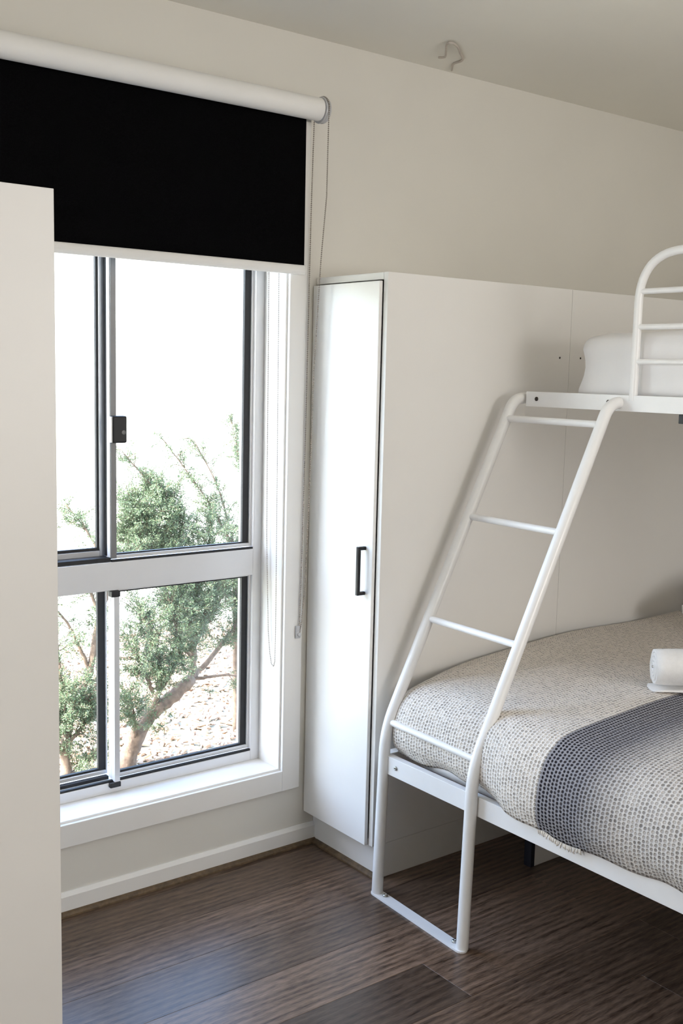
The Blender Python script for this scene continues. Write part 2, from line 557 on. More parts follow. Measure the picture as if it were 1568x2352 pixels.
# skirting board with a sloped top, then the thin timber bead on the floor
tag(obj('baseboard_window', prism([(0.0, 0.006), (-0.012, 0.006), (-0.012, 0.055), (-0.004, 0.066), (0.0, 0.066)], 'x', 0.72, 1.983, bev=0.0006), M['trim']), kind=S)
tag(obj('trim_1', prism([(-0.0005, 0.0005), (-0.024, 0.0005), (-0.0235, 0.006), (-0.020, 0.012), (-0.0125, 0.0145), (-0.0005, 0.0145)], 'x', 0.72, 1.983), M['bead']), kind=S)
tag(obj('trim_2', prism([(1.983, 0.0005), (1.966, 0.0005), (1.9665, 0.006), (1.970, 0.011), (1.975, 0.013), (1.983, 0.013)], 'y', -0.335, -0.024), M['bead']), kind=S)

# ------------------------------------------------------------------ window
win = thing('window_1', (1.29, 0.0, WZ0), kind=S)
FX0, FX1, FZ0, FZ1 = 0.736, 1.844, 0.269, 2.15           # inner faces of the timber lining
obj('reveal_lining', boxes((FX1, WX1, -0.003, 0.20, WZ0, WZ1), (WX0, FX0, -0.003, 0.20, WZ0, WZ1),
                           (FX0, FX1, -0.003, 0.20, WZ0, FZ0), (FX0, FX1, -0.003, 0.20, FZ1, WZ1)), M['trim'], win)
a_in = 0.006
obj('architrave', boxes((FX1 + a_in, 1.915, -0.016, -0.0005, 0.198, WZ1 + 0.05), (0.665, FX0 - a_in, -0.016, -0.0005, 0.198, WZ1 + 0.05),
                        (FX0 - a_in, FX1 + a_in, -0.016, -0.0005, 0.198, FZ0 - a_in), (FX0 - a_in, FX1 + a_in, -0.016, -0.0005, FZ1 + a_in, WZ1 + 0.05)), M['trim'], win)
JW = 0.031
obj('frame', boxes((FX1 - JW, FX1, 0.110, 0.195, FZ0, FZ1), (FX0, FX0 + JW, 0.110, 0.195, FZ0, FZ1),
                   (FX0 + JW, FX1 - JW, 0.110, 0.195, FZ0, 0.300), (FX0 + JW, FX1 - JW, 0.110, 0.195, FZ1 - JW, FZ1)), M['alu'], win)
obj('transom', boxes((FX0 + JW, FX1 - JW, 0.109, 0.195, 0.868, 0.950)), M['alu'], win)

def sash(x0, x1, z0, z1, ya, yb, st_l, st_r, rail_b, rail_t, m, gk, gk_l, gk_r, gk_b, pane_y):
    """a sash: stiles and rails, a black glazing gasket inside them and its pane"""
    s = obj('sash', boxes((x0, x0 + st_l, ya, yb, z0, z1), (x1 - st_r, x1, ya, yb, z0, z1),
                          (x0 + st_l, x1 - st_r, ya, yb, z0, z0 + rail_b), (x0 + st_l, x1 - st_r, ya, yb, z1 - rail_t, z1), bev=0.001), m, win)
    gx0, gx1, gz0, gz1 = x0 + st_l, x1 - st_r, z0 + rail_b, z1 - rail_t
    obj('gasket', boxes((gx0, gx0 + gk_l, ya + .006, yb, gz0, gz1), (gx1 - gk_r, gx1, ya + .006, yb, gz0, gz1),
                        (gx0 + gk_l, gx1 - gk_r, ya + .006, yb, gz0, gz0 + gk_b), (gx0 + gk_l, gx1 - gk_r, ya + .006, yb, gz1 - 0.005, gz1), bev=0.0006), gk, s)
    obj('pane', boxes((gx0 + gk_l * .5, gx1 - gk_r * .5, pane_y, pane_y + 0.004, gz0 + gk_b * .5, gz1 - .002), bev=0), M['glass'], s)
    return s
XRi = FX1 - JW + 0.008
up_r = sash(1.338, 1.822, 0.957, 2.125, 0.122, 0.140, 0.019, 0.016, 0.010, 0.014, M['alu'], M['gasket'], 0.005, 0.021, 0.004, 0.131)
up_l = sash(0.752, 1.346, 0.958, 2.125, 0.160, 0.178, 0.020, 0.021, 0.019, 0.014, M['silver'], M['gasket'], 0.006, 0.006, 0.008, 0.169)
lo_r = sash(1.340, 1.822, 0.307, 0.866, 0.122, 0.140, 0.016, 0.016, 0.011, 0.003, M['alu'], M['gasket'], 0.004, 0.021, 0.006, 0.131)
lo_l = sash(0.752, 1.346, 0.310, 0.866, 0.160, 0.178, 0.020, 0.004, 0.011, 0.003, M['alu'], M['gasket'], 0.006, 0.022, 0.006, 0.169)
# black tracks the sashes slide in
obj('track', boxes((FX0 + JW, 1.339, 0.118, 0.158, 0.9505, 0.962), (1.340, FX1 - JW, 0.111, 0.121, 0.950, 0.956),
                   (1.340, 1.348, 0.142, 0.158, 0.962, 2.1), (FX0 + JW, FX1 - JW, 0.112, 0.121, 0.300, 0.306),
                   (FX0 + JW, 1.34, 0.141, 0.158, 0.300, 0.309), bev=0), M['gasket'], win)
# interlock: a lit square post on the lower sash with black end caps
obj('interlock', boxes((1.340, 1.357, 0.100, 0.1215, 0.302, 0.850)), M['alu'], lo_r)
obj('end_cap', boxes((1.332, 1.359, 0.0985, 0.1215, 0.8505, 0.8675)), M['black'], lo_r)
obj('end_cap', boxes((1.326, 1.359, 0.098, 0.1215, 0.287, 0.3015)), M['black'], lo_r)
obj('stile_face', boxes((1.3405, 1.3575, 0.1185, 0.1215, 0.958, 2.12), bev=0.0006), M['grey'], up_r)
# the sash lock
lk = obj('latch', boxes((1.336, 1.3815, 0.098, 0.1215, 1.288, 1.364), bev=0.005), [M['black']], up_r)
obj('latch_edge', boxes((1.3315, 1.3362, 0.0985, 0.1215, 1.290, 1.362), bev=0.001), M['door'], up_r)
bm = bmesh.new(); lathe(bm, (1.3705, 0.0983, 1.318), (0, -1, 0), [(0, 0.006), (0.001, 0.006), (0.0012, 0.0035), (0.0004, 0.003)], 18)
obj('keyhole', bm, M['keyhole'], up_r)

# ------------------------------------------------------------------ roller blind with its chain
bl = thing('roller_blind', (1.29, -0.06, 1.78), 'black blackout roller blind pulled a third down over the bright window', 'blind')
RC = Vector((0, -0.060, 2.247)); RR = 0.032
bm = bmesh.new(); lathe(bm, (0.69, RC.y, RC.z), (1, 0, 0), [(0, RR - .004), (0, RR), (1.219, RR), (1.219, RR - .004)], 40)
shade_auto(obj('fabric_roll', bm, M['blindwhite'], bl))
fx0, fx1 = 0.705, 1.8885
bm = bmesh.new()
ncol, nrow = 24, 14
grid = []
for j in range(nrow + 1):
    z = RC.z - (RC.z - 1.800) * j / nrow
    rowv = []
    for i in range(ncol + 1):
        x = fx0 + (fx1 - fx0) * i / ncol
        rowv.append(bm.verts.new((x, -0.0285 + 0.0012 * math.sin(x * 9 + z * 4), z)))
    grid.append(rowv)
for j in range(nrow):
    for i in range(ncol):
        bm.faces.new((grid[j][i], grid[j][i + 1], grid[j + 1][i + 1], grid[j + 1][i]))
bmesh.ops.solidify(bm, geom=bm.faces[:], thickness=0.0007)
tag(obj('fabric_sheet', bm, M['blackout'], bl), 'black blackout fabric facing the room')
bm = bmesh.new()
bar = []
for k in range(16):
    a = 2 * math.pi * k / 16
    bar.append((-0.0285 + 0.0065 * math.cos(a), 1.7945 + 0.0142 * math.sin(a)))
bm = prism(bar, 'x', fx0, fx1 + 0.0015)
obj('bottom_bar', bm, M['blindwhite'], bl, smooth=False)
shade_auto(bl.children[-1])
bm = bmesh.new()
lathe(bm, (1.910, RC.y, RC.z - 0.001), (1, 0, 0), [(0, 0.026), (0.001, 0.0365), (0.004, 0.0375), (0.006, 0.0345), (0.012, 0.0345), (0.014, 0.0365), (0.018, 0.0355), (0.020, 0.02)], 36)
shade_auto(obj('chain_wheel', bm, M['clear'], bl), 50)
obj('bracket', boxes((1.921, 1.9235, -0.075, -0.001, RC.z - 0.012, RC.z + 0.014), (1.905, 1.9235, -0.0035, -0.001, RC.z - 0.03, RC.z + 0.03)), M['clear'], bl)
obj('bracket', boxes((0.680, 0.6825, -0.075, -0.001, RC.z - 0.012, RC.z + 0.014), (0.680, 0.70, -0.0035, -0.001, RC.z - 0.03, RC.z + 0.03)), M['clear'], bl)
bm = bmesh.new()
arc = [(1.919, RC.y + 0.037 * math.cos(a), RC.z + 0.037 * math.sin(a)) for a in np.linspace(0.25, math.pi - 0.1, 12)]
arc.reverse()
P1 = [(1.917, -0.097, 2.225), (1.916, -0.096, 2.0), (1.912, -0.080, 1.82), (1.909, -0.060, 1.5), (1.911, -0.045, 1.1), (1.912, -0.032, 0.85), (1.908, -0.024, 0.74), (1.902, -0.022, 0.692)]
P2 = [(1.919, -0.024, 2.235), (1.916, -0.022, 2.0), (1.914, -0.022, 1.82), (1.910, -0.022, 1.3), (1.905, -0.022, 0.9), (1.901, -0.022, 0.720)]
bead_chain(bm, P1[::-1] + arc + P2)
obj('chain', bm, M['chain'], bl)
bm = boxes((1.888, 1.906, -0.0225, -0.0165, 0.682, 0.722))
lathe(bm, (1.899, -0.0225, 0.694), (0, -1, 0), [(0, 0.006), (0.004, 0.006), (0.005, 0.003)], 14)
tag(obj('chain_clip', bm, M['clear'], bl), 'grey plastic chain clip on the window trim')

b2 = thing('inner_roller_blind', (1.29, 0.05, 2.09), 'steel bead chain loop of the second blind hanging in the bright right window reveal', 'blind')
bm = bmesh.new(); lathe(bm, (0.745, 0.045, 2.112), (1, 0, 0), [(0, 0.02), (0, 0.024), (1.07, 0.024), (1.07, 0.02)], 28)
shade_auto(obj('fabric_roll', bm, M['blindwhite'], b2))
bm = bmesh.new(); lathe(bm, (1.816, 0.045, 2.112), (1, 0, 0), [(0, 0.026), (0.02, 0.026)], 28)
obj('chain_wheel', bm, M['clear'], b2)
bm = bmesh.new()
bead_chain(bm, [(1.832, 0.019, 2.112), (1.832, 0.018, 1.746), (1.834, 0.012, 1.0), (1.835, 0.011, 0.70), (1.836, 0.014, 0.61), (1.837, 0.022, 0.592), (1.837, 0.034, 0.598),
                (1.837, 0.044, 0.63), (1.836, 0.053, 0.70), (1.834, 0.066, 1.0), (1.832, 0.071, 1.746), (1.832, 0.071, 2.112)], 0.0019)
obj('chain', bm, M['chain'], b2)

# ------------------------------------------------------------------ cupboards
cup = thing('cupboard', (2.34, -0.17, 0), 'tall narrow white cupboard with black bar handle right of the window', 'cupboard')
CT = 1.778
CX0, CX1, CY = 1.956, 2.7245, -0.335
def panel_poly():
    return [(CX0, 0.108), (CX1, 0.108), (CX1, CT), (CX0, CT)]
obj('side_panel', prism(panel_poly(), 'y', CY, CY + 0.018, bev=0.0008), M['melamine'], cup)
obj('top_panel', boxes((CX0, CX1, CY + 0.0185, -0.001, CT - 0.020, CT)), M['melamine'], cup)
obj('carcass', boxes((CX0 + .004, CX1, -0.020, -0.001, 0.108, CT - .021), (CX1 - 0.017, CX1, CY + .0185, -0.021, 0.108, CT - .021),
                     (CX0 + .004, CX1 - .018, CY + .0185, -0.021, 0.108, 0.126)), M['melamine'], cup)
obj('plinth', boxes((1.983, CX1, CY + 0.001, CY + 0.018, 0.0005, 0.107), (1.983, 2.0, CY + .0185, -0.0015, 0.0005, 0.107)), M['melamine'], cup)
dr = obj('door', boxes((1.943, 1.9545, CY + 0.0205, -0.0035, 0.109, 1.754), bev=0.0012), M['door'], cup)
hb = []
hs = 0.0052
bm = bmesh.new()
yh = -0.281
box(bm, 1.9145, 1.9245, yh - hs, yh + hs, 0.861, 1.003, bev=0.0012)
box(bm, 1.9245, 1.9429, yh - hs, yh + hs, 0.861, 0.871, bev=0.0008)
box(bm, 1.9245, 1.9429, yh - hs, yh + hs, 0.993, 1.003, bev=0.0008)
tag(obj('handle', bm, M['blackmetal'], dr), 'black square bar handle')
for sxp in (2.678,):
    bolt('screw', (sxp, CY, 1.561), (0, -1, 0), 0.0035, 0.0015, M['darkscrew'], cup)

cup2 = thing('cupboard', (3.26, -0.17, 0), 'plain white cupboard side boarding behind the upper bunk, continuing right of the joint', 'cupboard')
D0, D1 = 2.7262, XR - 0.002
obj('side_panel', prism([(D0, 0.108), (D1, 0.108), (D1, CT - .0005), (D0, CT - .0005)], 'y', CY + .0006, CY + 0.018, bev=0.0008), M['melamine'], cup2)
obj('top_panel', boxes((D0, D1, CY + 0.0185, -0.001, CT - 0.020, CT - .0005)), M['melamine'], cup2)
obj('plinth', boxes((D0, D1, CY + 0.001, CY + 0.018, 0.0005, 0.107)), M['melamine'], cup2)
bolt('screw', (2.779, CY + .0006, 1.562), (0, -1, 0), 0.0035, 0.0015, M['darkscrew'], cup2)

wr = thing('wardrobe', (0.33, -0.49, 0), 'tall plain white wardrobe at the left edge, its side panel hiding part of the window', 'wardrobe')
A0, A1, AY, AT = -0.06, 0.717, -0.979, 1.780
obj('side_panel', boxes((A0, A1, AY, AY + 0.018, 0.0005, AT), bev=0.001), M['wardrobe'], wr)
obj('top_panel', boxes((A0, A1 - .018, AY + .0185, -0.001, AT - 0.02, AT)), M['melamine'], wr)
wd = [obj('door', boxes((A1 - 0.0175, A1 - 0.001, y0, y1, 0.10, AT - 0.003)), M['door'], wr) for y0, y1 in ((AY + .02, -0.492), (-0.488, -0.03))]
obj('back_panel', boxes((A0, A0 + 0.016, AY + .0185, -0.001, 0.0005, AT - .021)), M['melamine'], wr)
obj('plinth', boxes((A1 - 0.07, A1 - 0.054, AY + .0185, -0.03, 0.0005, 0.098)), M['melamine'], wr)
for d_, yy in zip(wd, (-0.53, -0.45)):
    bm = bmesh.new()
    box(bm, A1 + 0.018, A1 + 0.028, yy - hs, yy + hs, 0.861, 1.003, bev=0.001)
    box(bm, A1 - 0.001, A1 + 0.018, yy - hs, yy + hs, 0.861, 0.871); box(bm, A1 - 0.001, A1 + 0.018, yy - hs, yy + hs, 0.993, 1.003)
    obj('handle', bm, M['blackmetal'], d_)

# ------------------------------------------------------------------ bunk bed
bed = thing('bunk_bed', (2.65, -1.35, 0), 'white tubular metal bunk bed with a sloping ladder at its near side', 'bunk bed')
YN = -2.36                                   # near end of the bed, out of the picture
XU = 2.43                                    # plane of the upper bunk's rail
XB = 3.42
LY = (-0.402, -0.770)                        # the ladder's two stiles
def stile_path(y, dx):
    return round_path([(1.924 + dx, y, 0.004), (1.938 + dx, y, 0.492), (2.405 + dx, y, 1.432), (2.475, y, 1.436)], [0, 0.30, 0.075, 0], 12)
lad = None
rung_z = [0.512, 0.797, 1.087, 1.374]
def stile_x(z, dx=0.0):
    if z < 0.492:
        return 1.924 + 0.014 * z / 0.492 + dx
    return 1.938 + (z - 0.492) * (2.405 - 1.938) / (1.432 - 0.492) + dx
bm = bmesh.new()
bx = [(LY[0] + 0.02), (LY[1] - 0.02)]
plate_poly = []
for k in range(9):
    a = math.pi * k / 8
    plate_poly.append((1.923 + 0.0175 * math.cos(a), LY[0] + 0.0175 * math.sin(a)))
for k in range(9):
    a = math.pi + math.pi * k / 8
    plate_poly.append((1.906 + 0.0175 * math.cos(a), LY[1] + 0.0175 * math.sin(a)))
bm = prism(plate_poly, 'z', 0.0005, 0.0055)
lad = obj('ladder', bm, M['bed'], bed)
lad_root = lad
for y_, dx in zip(LY, (0.0, -0.014)):
    bm = bmesh.new(); tube(bm, stile_path(y_, dx), 0.0165, 20)
    shade_auto(obj('stile', bm, M['bed'], lad), 60)
for z in rung_z:
    bm = bmesh.new()
    x0 = stile_x(z) + 0.0035 * (z < 0.6)
    if z > 1.3: x0 -= 0.002
    tube(bm, [(x0, LY[0] - 0.012, z), (x0 - 0.014, LY[1] + 0.012, z)], 0.0098, 14)
    shade_auto(obj('rung', bm, M['bed'], lad), 60)
bolt('bolt', (1.926, LY[0] - 0.034, 0.0055), (0, 0, 1), 0.008, 0.007, M['steel'], lad)
bolt('bolt', (1.914, LY[1] + 0.034, 0.0055), (0, 0, 1), 0.008, 0.007, M['steel'], lad)

# lower side rail: a pressed channel, fixed behind the stiles
def channel(x, y0, y1, z0, z1, t=0.0025, flange=0.022, sgn=1):
    bm = bmesh.new()
    pts = [(x, z0), (x + sgn * flange, z0), (x + sgn * flange, z0 + t), (x + sgn * t, z0 + t), (x + sgn * t, z1 - t), (x + sgn * flange, z1 - t), (x + sgn * flange, z1), (x, z1)]
    return prism(pts, 'y', y0, y1, bev=0.0007)
rail = obj('side_rail', channel(1.936, YN, LY[0] + 0.012, 0.364, 0.417), M['bed'], bed)
obj('side_rail', channel(XB, YN, -0.37, 0.364, 0.417, sgn=-1), M['bed'], bed)
bolt('bolt', (1.936, LY[0] - 0.052, 0.392), (-1, 0, 0), 0.0065, 0.005, M['steel'], bed)
bolt('bolt', (1.936, LY[1] + 0.026, 0.392), (-1, 0, 0), 0.0065, 0.005, M['steel'], bed)
# upper side rail
obj('side_rail', channel(XU, YN, -0.428, 1.411, 1.455), M['bed'], bed)
obj('side_rail', channel(XB, YN, -0.40, 1.411, 1.455, sgn=-1), M['bed'], bed)
bolt('bolt', (XU, -0.470, 1.434), (-1, 0, 0), 0.0065, 0.004, M['darkscrew'], bed)
bolt('bolt', (XU, -0.735, 1.434), (-1, 0, 0), 0.0065, 0.004, M['darkscrew'], bed)
obj('cross_rail', boxes((XU + .023, XB - .023, -0.452, -0.429, 1.413, 1.452)), M['bed'], bed)
obj('cross_rail', boxes((1.959, XB - .023, -0.40, -0.372, 0.366, 0.415)), M['bed'], bed)
for y_ in (-0.372, YN):
    bm = bmesh.new(); tube(bm, [(XB + 0.02, y_, 0.0005), (XB + 0.02, y_, 1.80)], 0.017, 16)
    shade_auto(obj('post', bm, M['bed'], bed), 60)
bm = bmesh.new(); tube(bm, round_path([(1.93, YN, 0.0005), (1.93, YN, 0.9), (2.41, YN, 1.0), (2.41, YN, 1.8)], 0.05), 0.017, 16)
shade_auto(obj('post', bm, M['bed'], bed), 60)
for z0 in (0.367, 1.414):
    xa, xb = (1.942, XB - .004) if z0 < 1 else (XU + .004, XB - .004)
    for k in range(11):
        yy = -0.53 - k * 0.17
        obj('slat', boxes((xa, xb, yy - 0.035, yy + 0.035, z0, z0 + 0.012)), M['slat'], bed)
# black slat clip peeping out under the upper rail
bm = boxes((XU - 0.0005, XU + 0.03, -1.02, -0.966, 1.386, 1.4105))
obj('slat_clip', bm, M['black'], bed)
# guard rail of the upper bunk
gy0, gz = -0.812, 1.835
bm = bmesh.new()
tube(bm, round_path([(XU + 0.008, gy0, 1.44), (XU + 0.008, gy0, gz), (XU + 0.008, -2.0, gz), (XU + 0.008, -2.0, 1.44)], 0.135, 14), 0.0115, 16)
guard = shade_auto(obj('guard_rail', bm, M['bed'], bed), 60)
for z in (1.546, 1.639, 1.733):
    bm = bmesh.new(); tube(bm, [(XU + 0.008, gy0 - 0.006, z), (XU + 0.008, -1.995, z)], 0.0078, 12)
    shade_auto(obj('bar', bm, M['bed'], guard), 60)

# ------------------------------------------------------------------ bedding
def catmull(cps, n):
    """sample n points evenly (by length) on a catmull-rom curve through cps"""
    P = np.array(cps, float)
    P = np.vstack([2 * P[0] - P[1], P, 2 * P[-1] - P[-2]])
    out = []
    for i in range(1, len(P) - 2):
        for t in np.linspace(0, 1, 24, endpoint=False):
            a, b, c, d = P[i - 1], P[i], P[i + 1], P[i + 2]
            out.append(0.5 * (2 * b + (c - a) * t + (2 * a - 5 * b + 4 * c - d) * t * t + (3 * b - a - 3 * c + d) * t ** 3))
    out.append(P[-2])
    out = np.array(out)
    s = np.r_[0, np.cumsum(np.linalg.norm(np.diff(out, axis=0), axis=1))]
    q = np.linspace(0, s[-1], n)
    return np.stack([np.interp(q, s, out[:, k]) for k in range(out.shape[1])], 1), s[-1]

# cross sections (x, z) of the blanket from its hem at the room side over the top to the far side
SEC = {
    -0.362: [(2.010, .435), (1.995, .465), (2.000, .520), (2.035, .566), (2.12, .592), (2.34, .636), (2.72, .656), (3.36, .660)],
    -0.42: [(1.978, .412), (1.950, .462), (1.962, .535), (2.008, .592), (2.10, .620), (2.34, .645), (2.72, .660), (3.36, .662)],
    -0.60: [(1.972, .424), (1.944, .468), (1.952, .545), (1.992, .602), (2.08, .632), (2.34, .650), (2.72, .660), (3.36, .662)],
    -0.76: [(1.960, .437), (1.938, .475), (1.944, .550), (1.978, .606), (2.06, .638), (2.34, .653), (2.72, .660), (3.36, .662)],
    -0.88: [(1.926, .417), (1.912, .470), (1.922, .550), (1.958, .606), (2.05, .640), (2.34, .655), (2.72, .660), (3.36, .662)],
    -1.05: [(1.922, .406), (1.905, .470), (1.914, .550), (1.952, .606), (2.04, .640), (2.34, .655), (2.72, .660), (3.36, .662)],
    -1.35: [(1.926, .417), (1.905, .470), (1.912, .550), (1.950, .606), (2.04, .640), (2.34, .655), (2.72, .660), (3.36, .662)],
    -2.30: [(1.924, .400), (1.910, .470), (1.918, .550), (1.955, .606), (2.04, .640), (2.34, .655), (2.72, .660), (3.36, .662)],
}
NU, NV = 240, 150
keys = sorted(SEC, reverse=True)
secs, lens = [], []
for k in keys:
    p, L = catmull(SEC[k], NV)
    secs.append(p); lens.append(L)
secs = np.array(secs); lens = np.array(lens)
ky = -np.array(keys)
# a spacing that is finer at the far end
us = np.linspace(0, 1, NU) ** 1.25
ys_ = 0.362 + us * (2.30 - 0.362)
verts, uvs = [], []
for yy in ys_:
    sec = np.stack([[np.interp(yy, ky, secs[:, j, c]) for c in range(2)] for j in range(NV)])
    L = np.interp(yy, ky, lens)
    for j in range(NV):
        x, z = sec[j]
        t = j / (NV - 1)
        side = max(0.0, 1 - t * 4.5)
        z += 0.0045 * math.sin(yy * 21 + 3 * x) * (1 - side) * min(1, (yy - .362) * 6) * 0.55
        z += 0.004 * math.sin(x * 9 + yy * 5) * (1 - side)
        x += 0.0045 * math.sin(yy * 27 + z * 9) * side * min(1, (yy - .4) * 4 + .2)
        if j < 3: z += 0.004 * math.sin(yy * 33)
        verts.append((x, -yy, z))
        uvs.append((yy - 0.355, t * L))
bm = bmesh.new()
uvl = bm.loops.layers.uv.new('UVMap')
bv = [bm.verts.new(v) for v in verts]
for i in range(NU - 1):
    for j in range(NV - 1):
        idx = (i * NV + j, i * NV + j + 1, (i + 1) * NV + j + 1, (i + 1) * NV + j)
        f = bm.faces.new([bv[q] for q in idx])
        for lp, q in zip(f.loops, idx):
            lp[uvl].uv = uvs[q]
bmesh.ops.recalc_face_normals(bm, faces=bm.faces)
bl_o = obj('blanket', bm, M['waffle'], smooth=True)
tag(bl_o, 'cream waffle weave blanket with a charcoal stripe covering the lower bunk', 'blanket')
sm = bl_o.modifiers.new('thickness', 'SOLIDIFY'); sm.thickness = 0.006; sm.offset = -1
# knotted fringe along the hem of the stripe
bm = bmesh.new()
yy = 1.0
while yy < 1.13:
    x = float(np.interp(yy, ky, secs[:, 0, 0])); z = float(np.interp(yy, ky, secs[:, 0, 1])) + 0.004 * math.sin(yy * 33)
    s = rng.uniform(-0.006, 0.006)
    tube(bm, [(x - .001, -yy, z + 0.004), (x - .0025, -yy + s * .6, z - 0.004), (x - 0.001, -yy + s, z - rng.uniform(0.007, 0.012))], [0.0018, 0.0018, 0.0009], 6)
    yy += 0.0036
obj('fringe', bm, M['fringe'], bl_o, smooth=True)

def soft_box(x0, x1, y0, y1, z0, z1, r, n=(14, 20, 6), amp=0.0, seed=0):
    """rounded soft block (mattress) as one grid-cube with rounded edges"""
    bm = bmesh.new()
    bmesh.ops.create_cube(bm, size=2.0)
    bmesh.ops.subdivide_edges(bm, edges=bm.edges[:], cuts=15, use_grid_fill=True)
    c = Vector(((x0 + x1) / 2, (y0 + y1) / 2, (z0 + z1) / 2))
    h = Vector(((x1 - x0) / 2, (y1 - y0) / 2, (z1 - z0) / 2))
    for v in bm.verts:
        p = v.co.copy()
        # denser sampling near edges
        p = Vector([math.copysign(abs(q) ** 0.7, q) for q in p])
        q = Vector((p.x * h.x, p.y * h.y, p.z * h.z))
        inner = Vector((max(-h.x + r, min(h.x - r, q.x)), max(-h.y + r, min(h.y - r, q.y)), max(-h.z + r, min(h.z - r, q.z))))
        d = q - inner
        if d.length > 1e-9:
            q = inner + d.normalized() * min(r, d.length if max(abs(p.x), abs(p.y), abs(p.z)) < 0.999 else r)
        w = c + q
        if amp:
            w += Vector((math.sin(w.y * 17 + w.z * 11 + seed), math.sin(w.x * 13 + w.z * 9 + seed), math.sin(w.x * 11 + w.y * 14 + seed))) * amp
        v.co = w
    return bm
lm = obj('mattress', soft_box(1.975, 3.37, -2.29, -0.43, 0.3805, 0.585, 0.06), M['sheet'], smooth=True)
tag(lm, 'white mattress under the waffle blanket on the lower bunk', 'mattress')

# upper bedding, its far end pulled in
bm = soft_box(2.462, 3.37, -2.29, -0.585, 1.4275, 1.630, 0.045, amp=0.003)
for v in bm.verts:
    if v.co.y > -0.75:
        t = (v.co.z - 1.4275) / 0.195
        v.co.y += 0.014 * math.cos(t * 6.0) * (v.co.y + 0.75) / 0.15 - max(0.0, t - 0.78) * 0.11
um = obj('mattress', bm, M['sheet'], smooth=True)
tag(um, 'white sheeted mattress on the upper bunk behind the guard rail', 'mattress')

# rolled white towel: a spiral roll with a loose end
def towel_roll(c, axis, R, length, label, seed=1):
    ax = Vector(axis).normalized()
    up = Vector((0, 0, 1)); sd = ax.cross(up).normalized()
    t0 = 0.009
    turns = 4.6
    prof = []
    n = 170
    for k in range(n + 1):
        a = k / n * turns * 2 * math.pi
        r = 0.006 + (R - 0.006) * (k / n)
        prof.append((a, r))
    bm = bmesh.new()
    m_ = 18
    rings = []
    rr = random.Random(seed)
    for j in range(m_ + 1):
        s = j / m_
        ring = []
        for (a, r) in prof:
            ph = a + math.radians(-125) - turns * 2 * math.pi
            edge = 0.006 * math.sin(a * 1.7 + seed)
            # the roll's ends bulge a little towards the core
            L = length + (0.012 * (1 - r / R)) + edge * 0.4
            d = (s - 0.5) * L
            rs = r * (1 - 0.045 * (abs(2 * s - 1) ** 8)) + 0.0014 * math.sin(a * 3 + s * 9)
            p = Vector(c) + ax * d + sd * (rs * math.cos(ph)) + up * (rs * math.sin(ph) * 0.96)
            ring.append(bm.verts.new(p))
        rings.append(ring)
    for a_, b_ in zip(rings[:-1], rings[1:]):
        for k in range(n):
            bm.faces.new((a_[k], a_[k + 1], b_[k + 1], b_[k]))
    bmesh.ops.recalc_face_normals(bm, faces=bm.faces)
    bmesh.ops.solidify(bm, geom=bm.faces[:], thickness=0.0085)
    o = obj('towel', bm, M['towel'], smooth=True)
    return tag(o, label, 'towel')
AXT = Vector((0.743, -0.669, 0.0))
tc_ = Vector((2.430, -0.938, 0.667 + 0.0585)) + AXT * 0.19
tw = towel_roll(tc_, AXT, 0.0585, 0.38, 'rolled white towel lying on the blanket beside the charcoal stripe', 2)
# loose corner of the towel lying out under its left end
bm = bmesh.new()
sdv = Vector((0.669, 0.743, 0.0))
fl = []
for q in range(9):
    row_ = []
    for k in range(7):
        a, b_ = q / 8, k / 6
        p = tc_ + AXT * (-0.204 + 0.022 * abs(b_ - .35) + 0.20 * a) - sdv * (-0.035 + 0.075 * b_) + Vector((0, 0, -0.0555 + 0.003 * math.sin(b_ * 7 + a * 4)))
        row_.append(bm.verts.new(p))
    fl.append(row_)
for q in range(8):
    for k in range(6):
        bm.faces.new((fl[q][k], fl[q][k + 1], fl[q + 1][k + 1], fl[q + 1][k]))
bmesh.ops.recalc_face_normals(bm, faces=bm.faces)
bmesh.ops.solidify(bm, geom=bm.faces[:], thickness=0.0045)
obj('loose_end', bm, M['towel'], tw, smooth=True)

# pillow at the far side, only its edge shows
bm = bmesh.new()
bmesh.ops.create_cube(bm, size=2.0)
bmesh.ops.subdivide_edges(bm, edges=bm.edges[:], cuts=13, use_grid_fill=True)
for v in bm.verts:
    p = v.co
    ex = (1 - abs(p.x) ** 3.2) ; ey = (1 - abs(p.y) ** 3.2)
    thick = 0.014 + 0.075 * max(ex, 0) ** 0.55 * max(ey, 0) ** 0.55
    v.co = Vector((p.x * 0.25 * (1 - 0.06 * (1 - abs(p.y)) * abs(p.x)), p.y * 0.36 * (1 - 0.05 * (1 - abs(p.x)) * abs(p.y)), p.z * thick))
bmesh.ops.rotate(bm, verts=bm.verts, cent=(0, 0, 0), matrix=Matrix.Rotation(math.radians(-8), 3, 'Y'))
bmesh.ops.translate(bm, verts=bm.verts, vec=(3.325, -0.93, 0.775))
pl = obj('pillow', bm, M['sheet'], smooth=True)
tag(pl, 'white pillow at the far side of the lower bunk, only its corner in view', 'pillow')

# pale box with a dark end, on the floor under the bed
bx_ = obj('loose_board', boxes((2.434, 2.95, -0.545, -0.517, 0.0005, 0.16), bev=0.002), M['melamine'])
tag(bx_, 'pale board with a dark edge standing on the floor under the lower bunk', 'board')
obj('dark_edge', boxes((2.4165, 2.4335, -0.5455, -0.517, 0.0005, 0.162), bev=0.001), M['navy'], bx_)

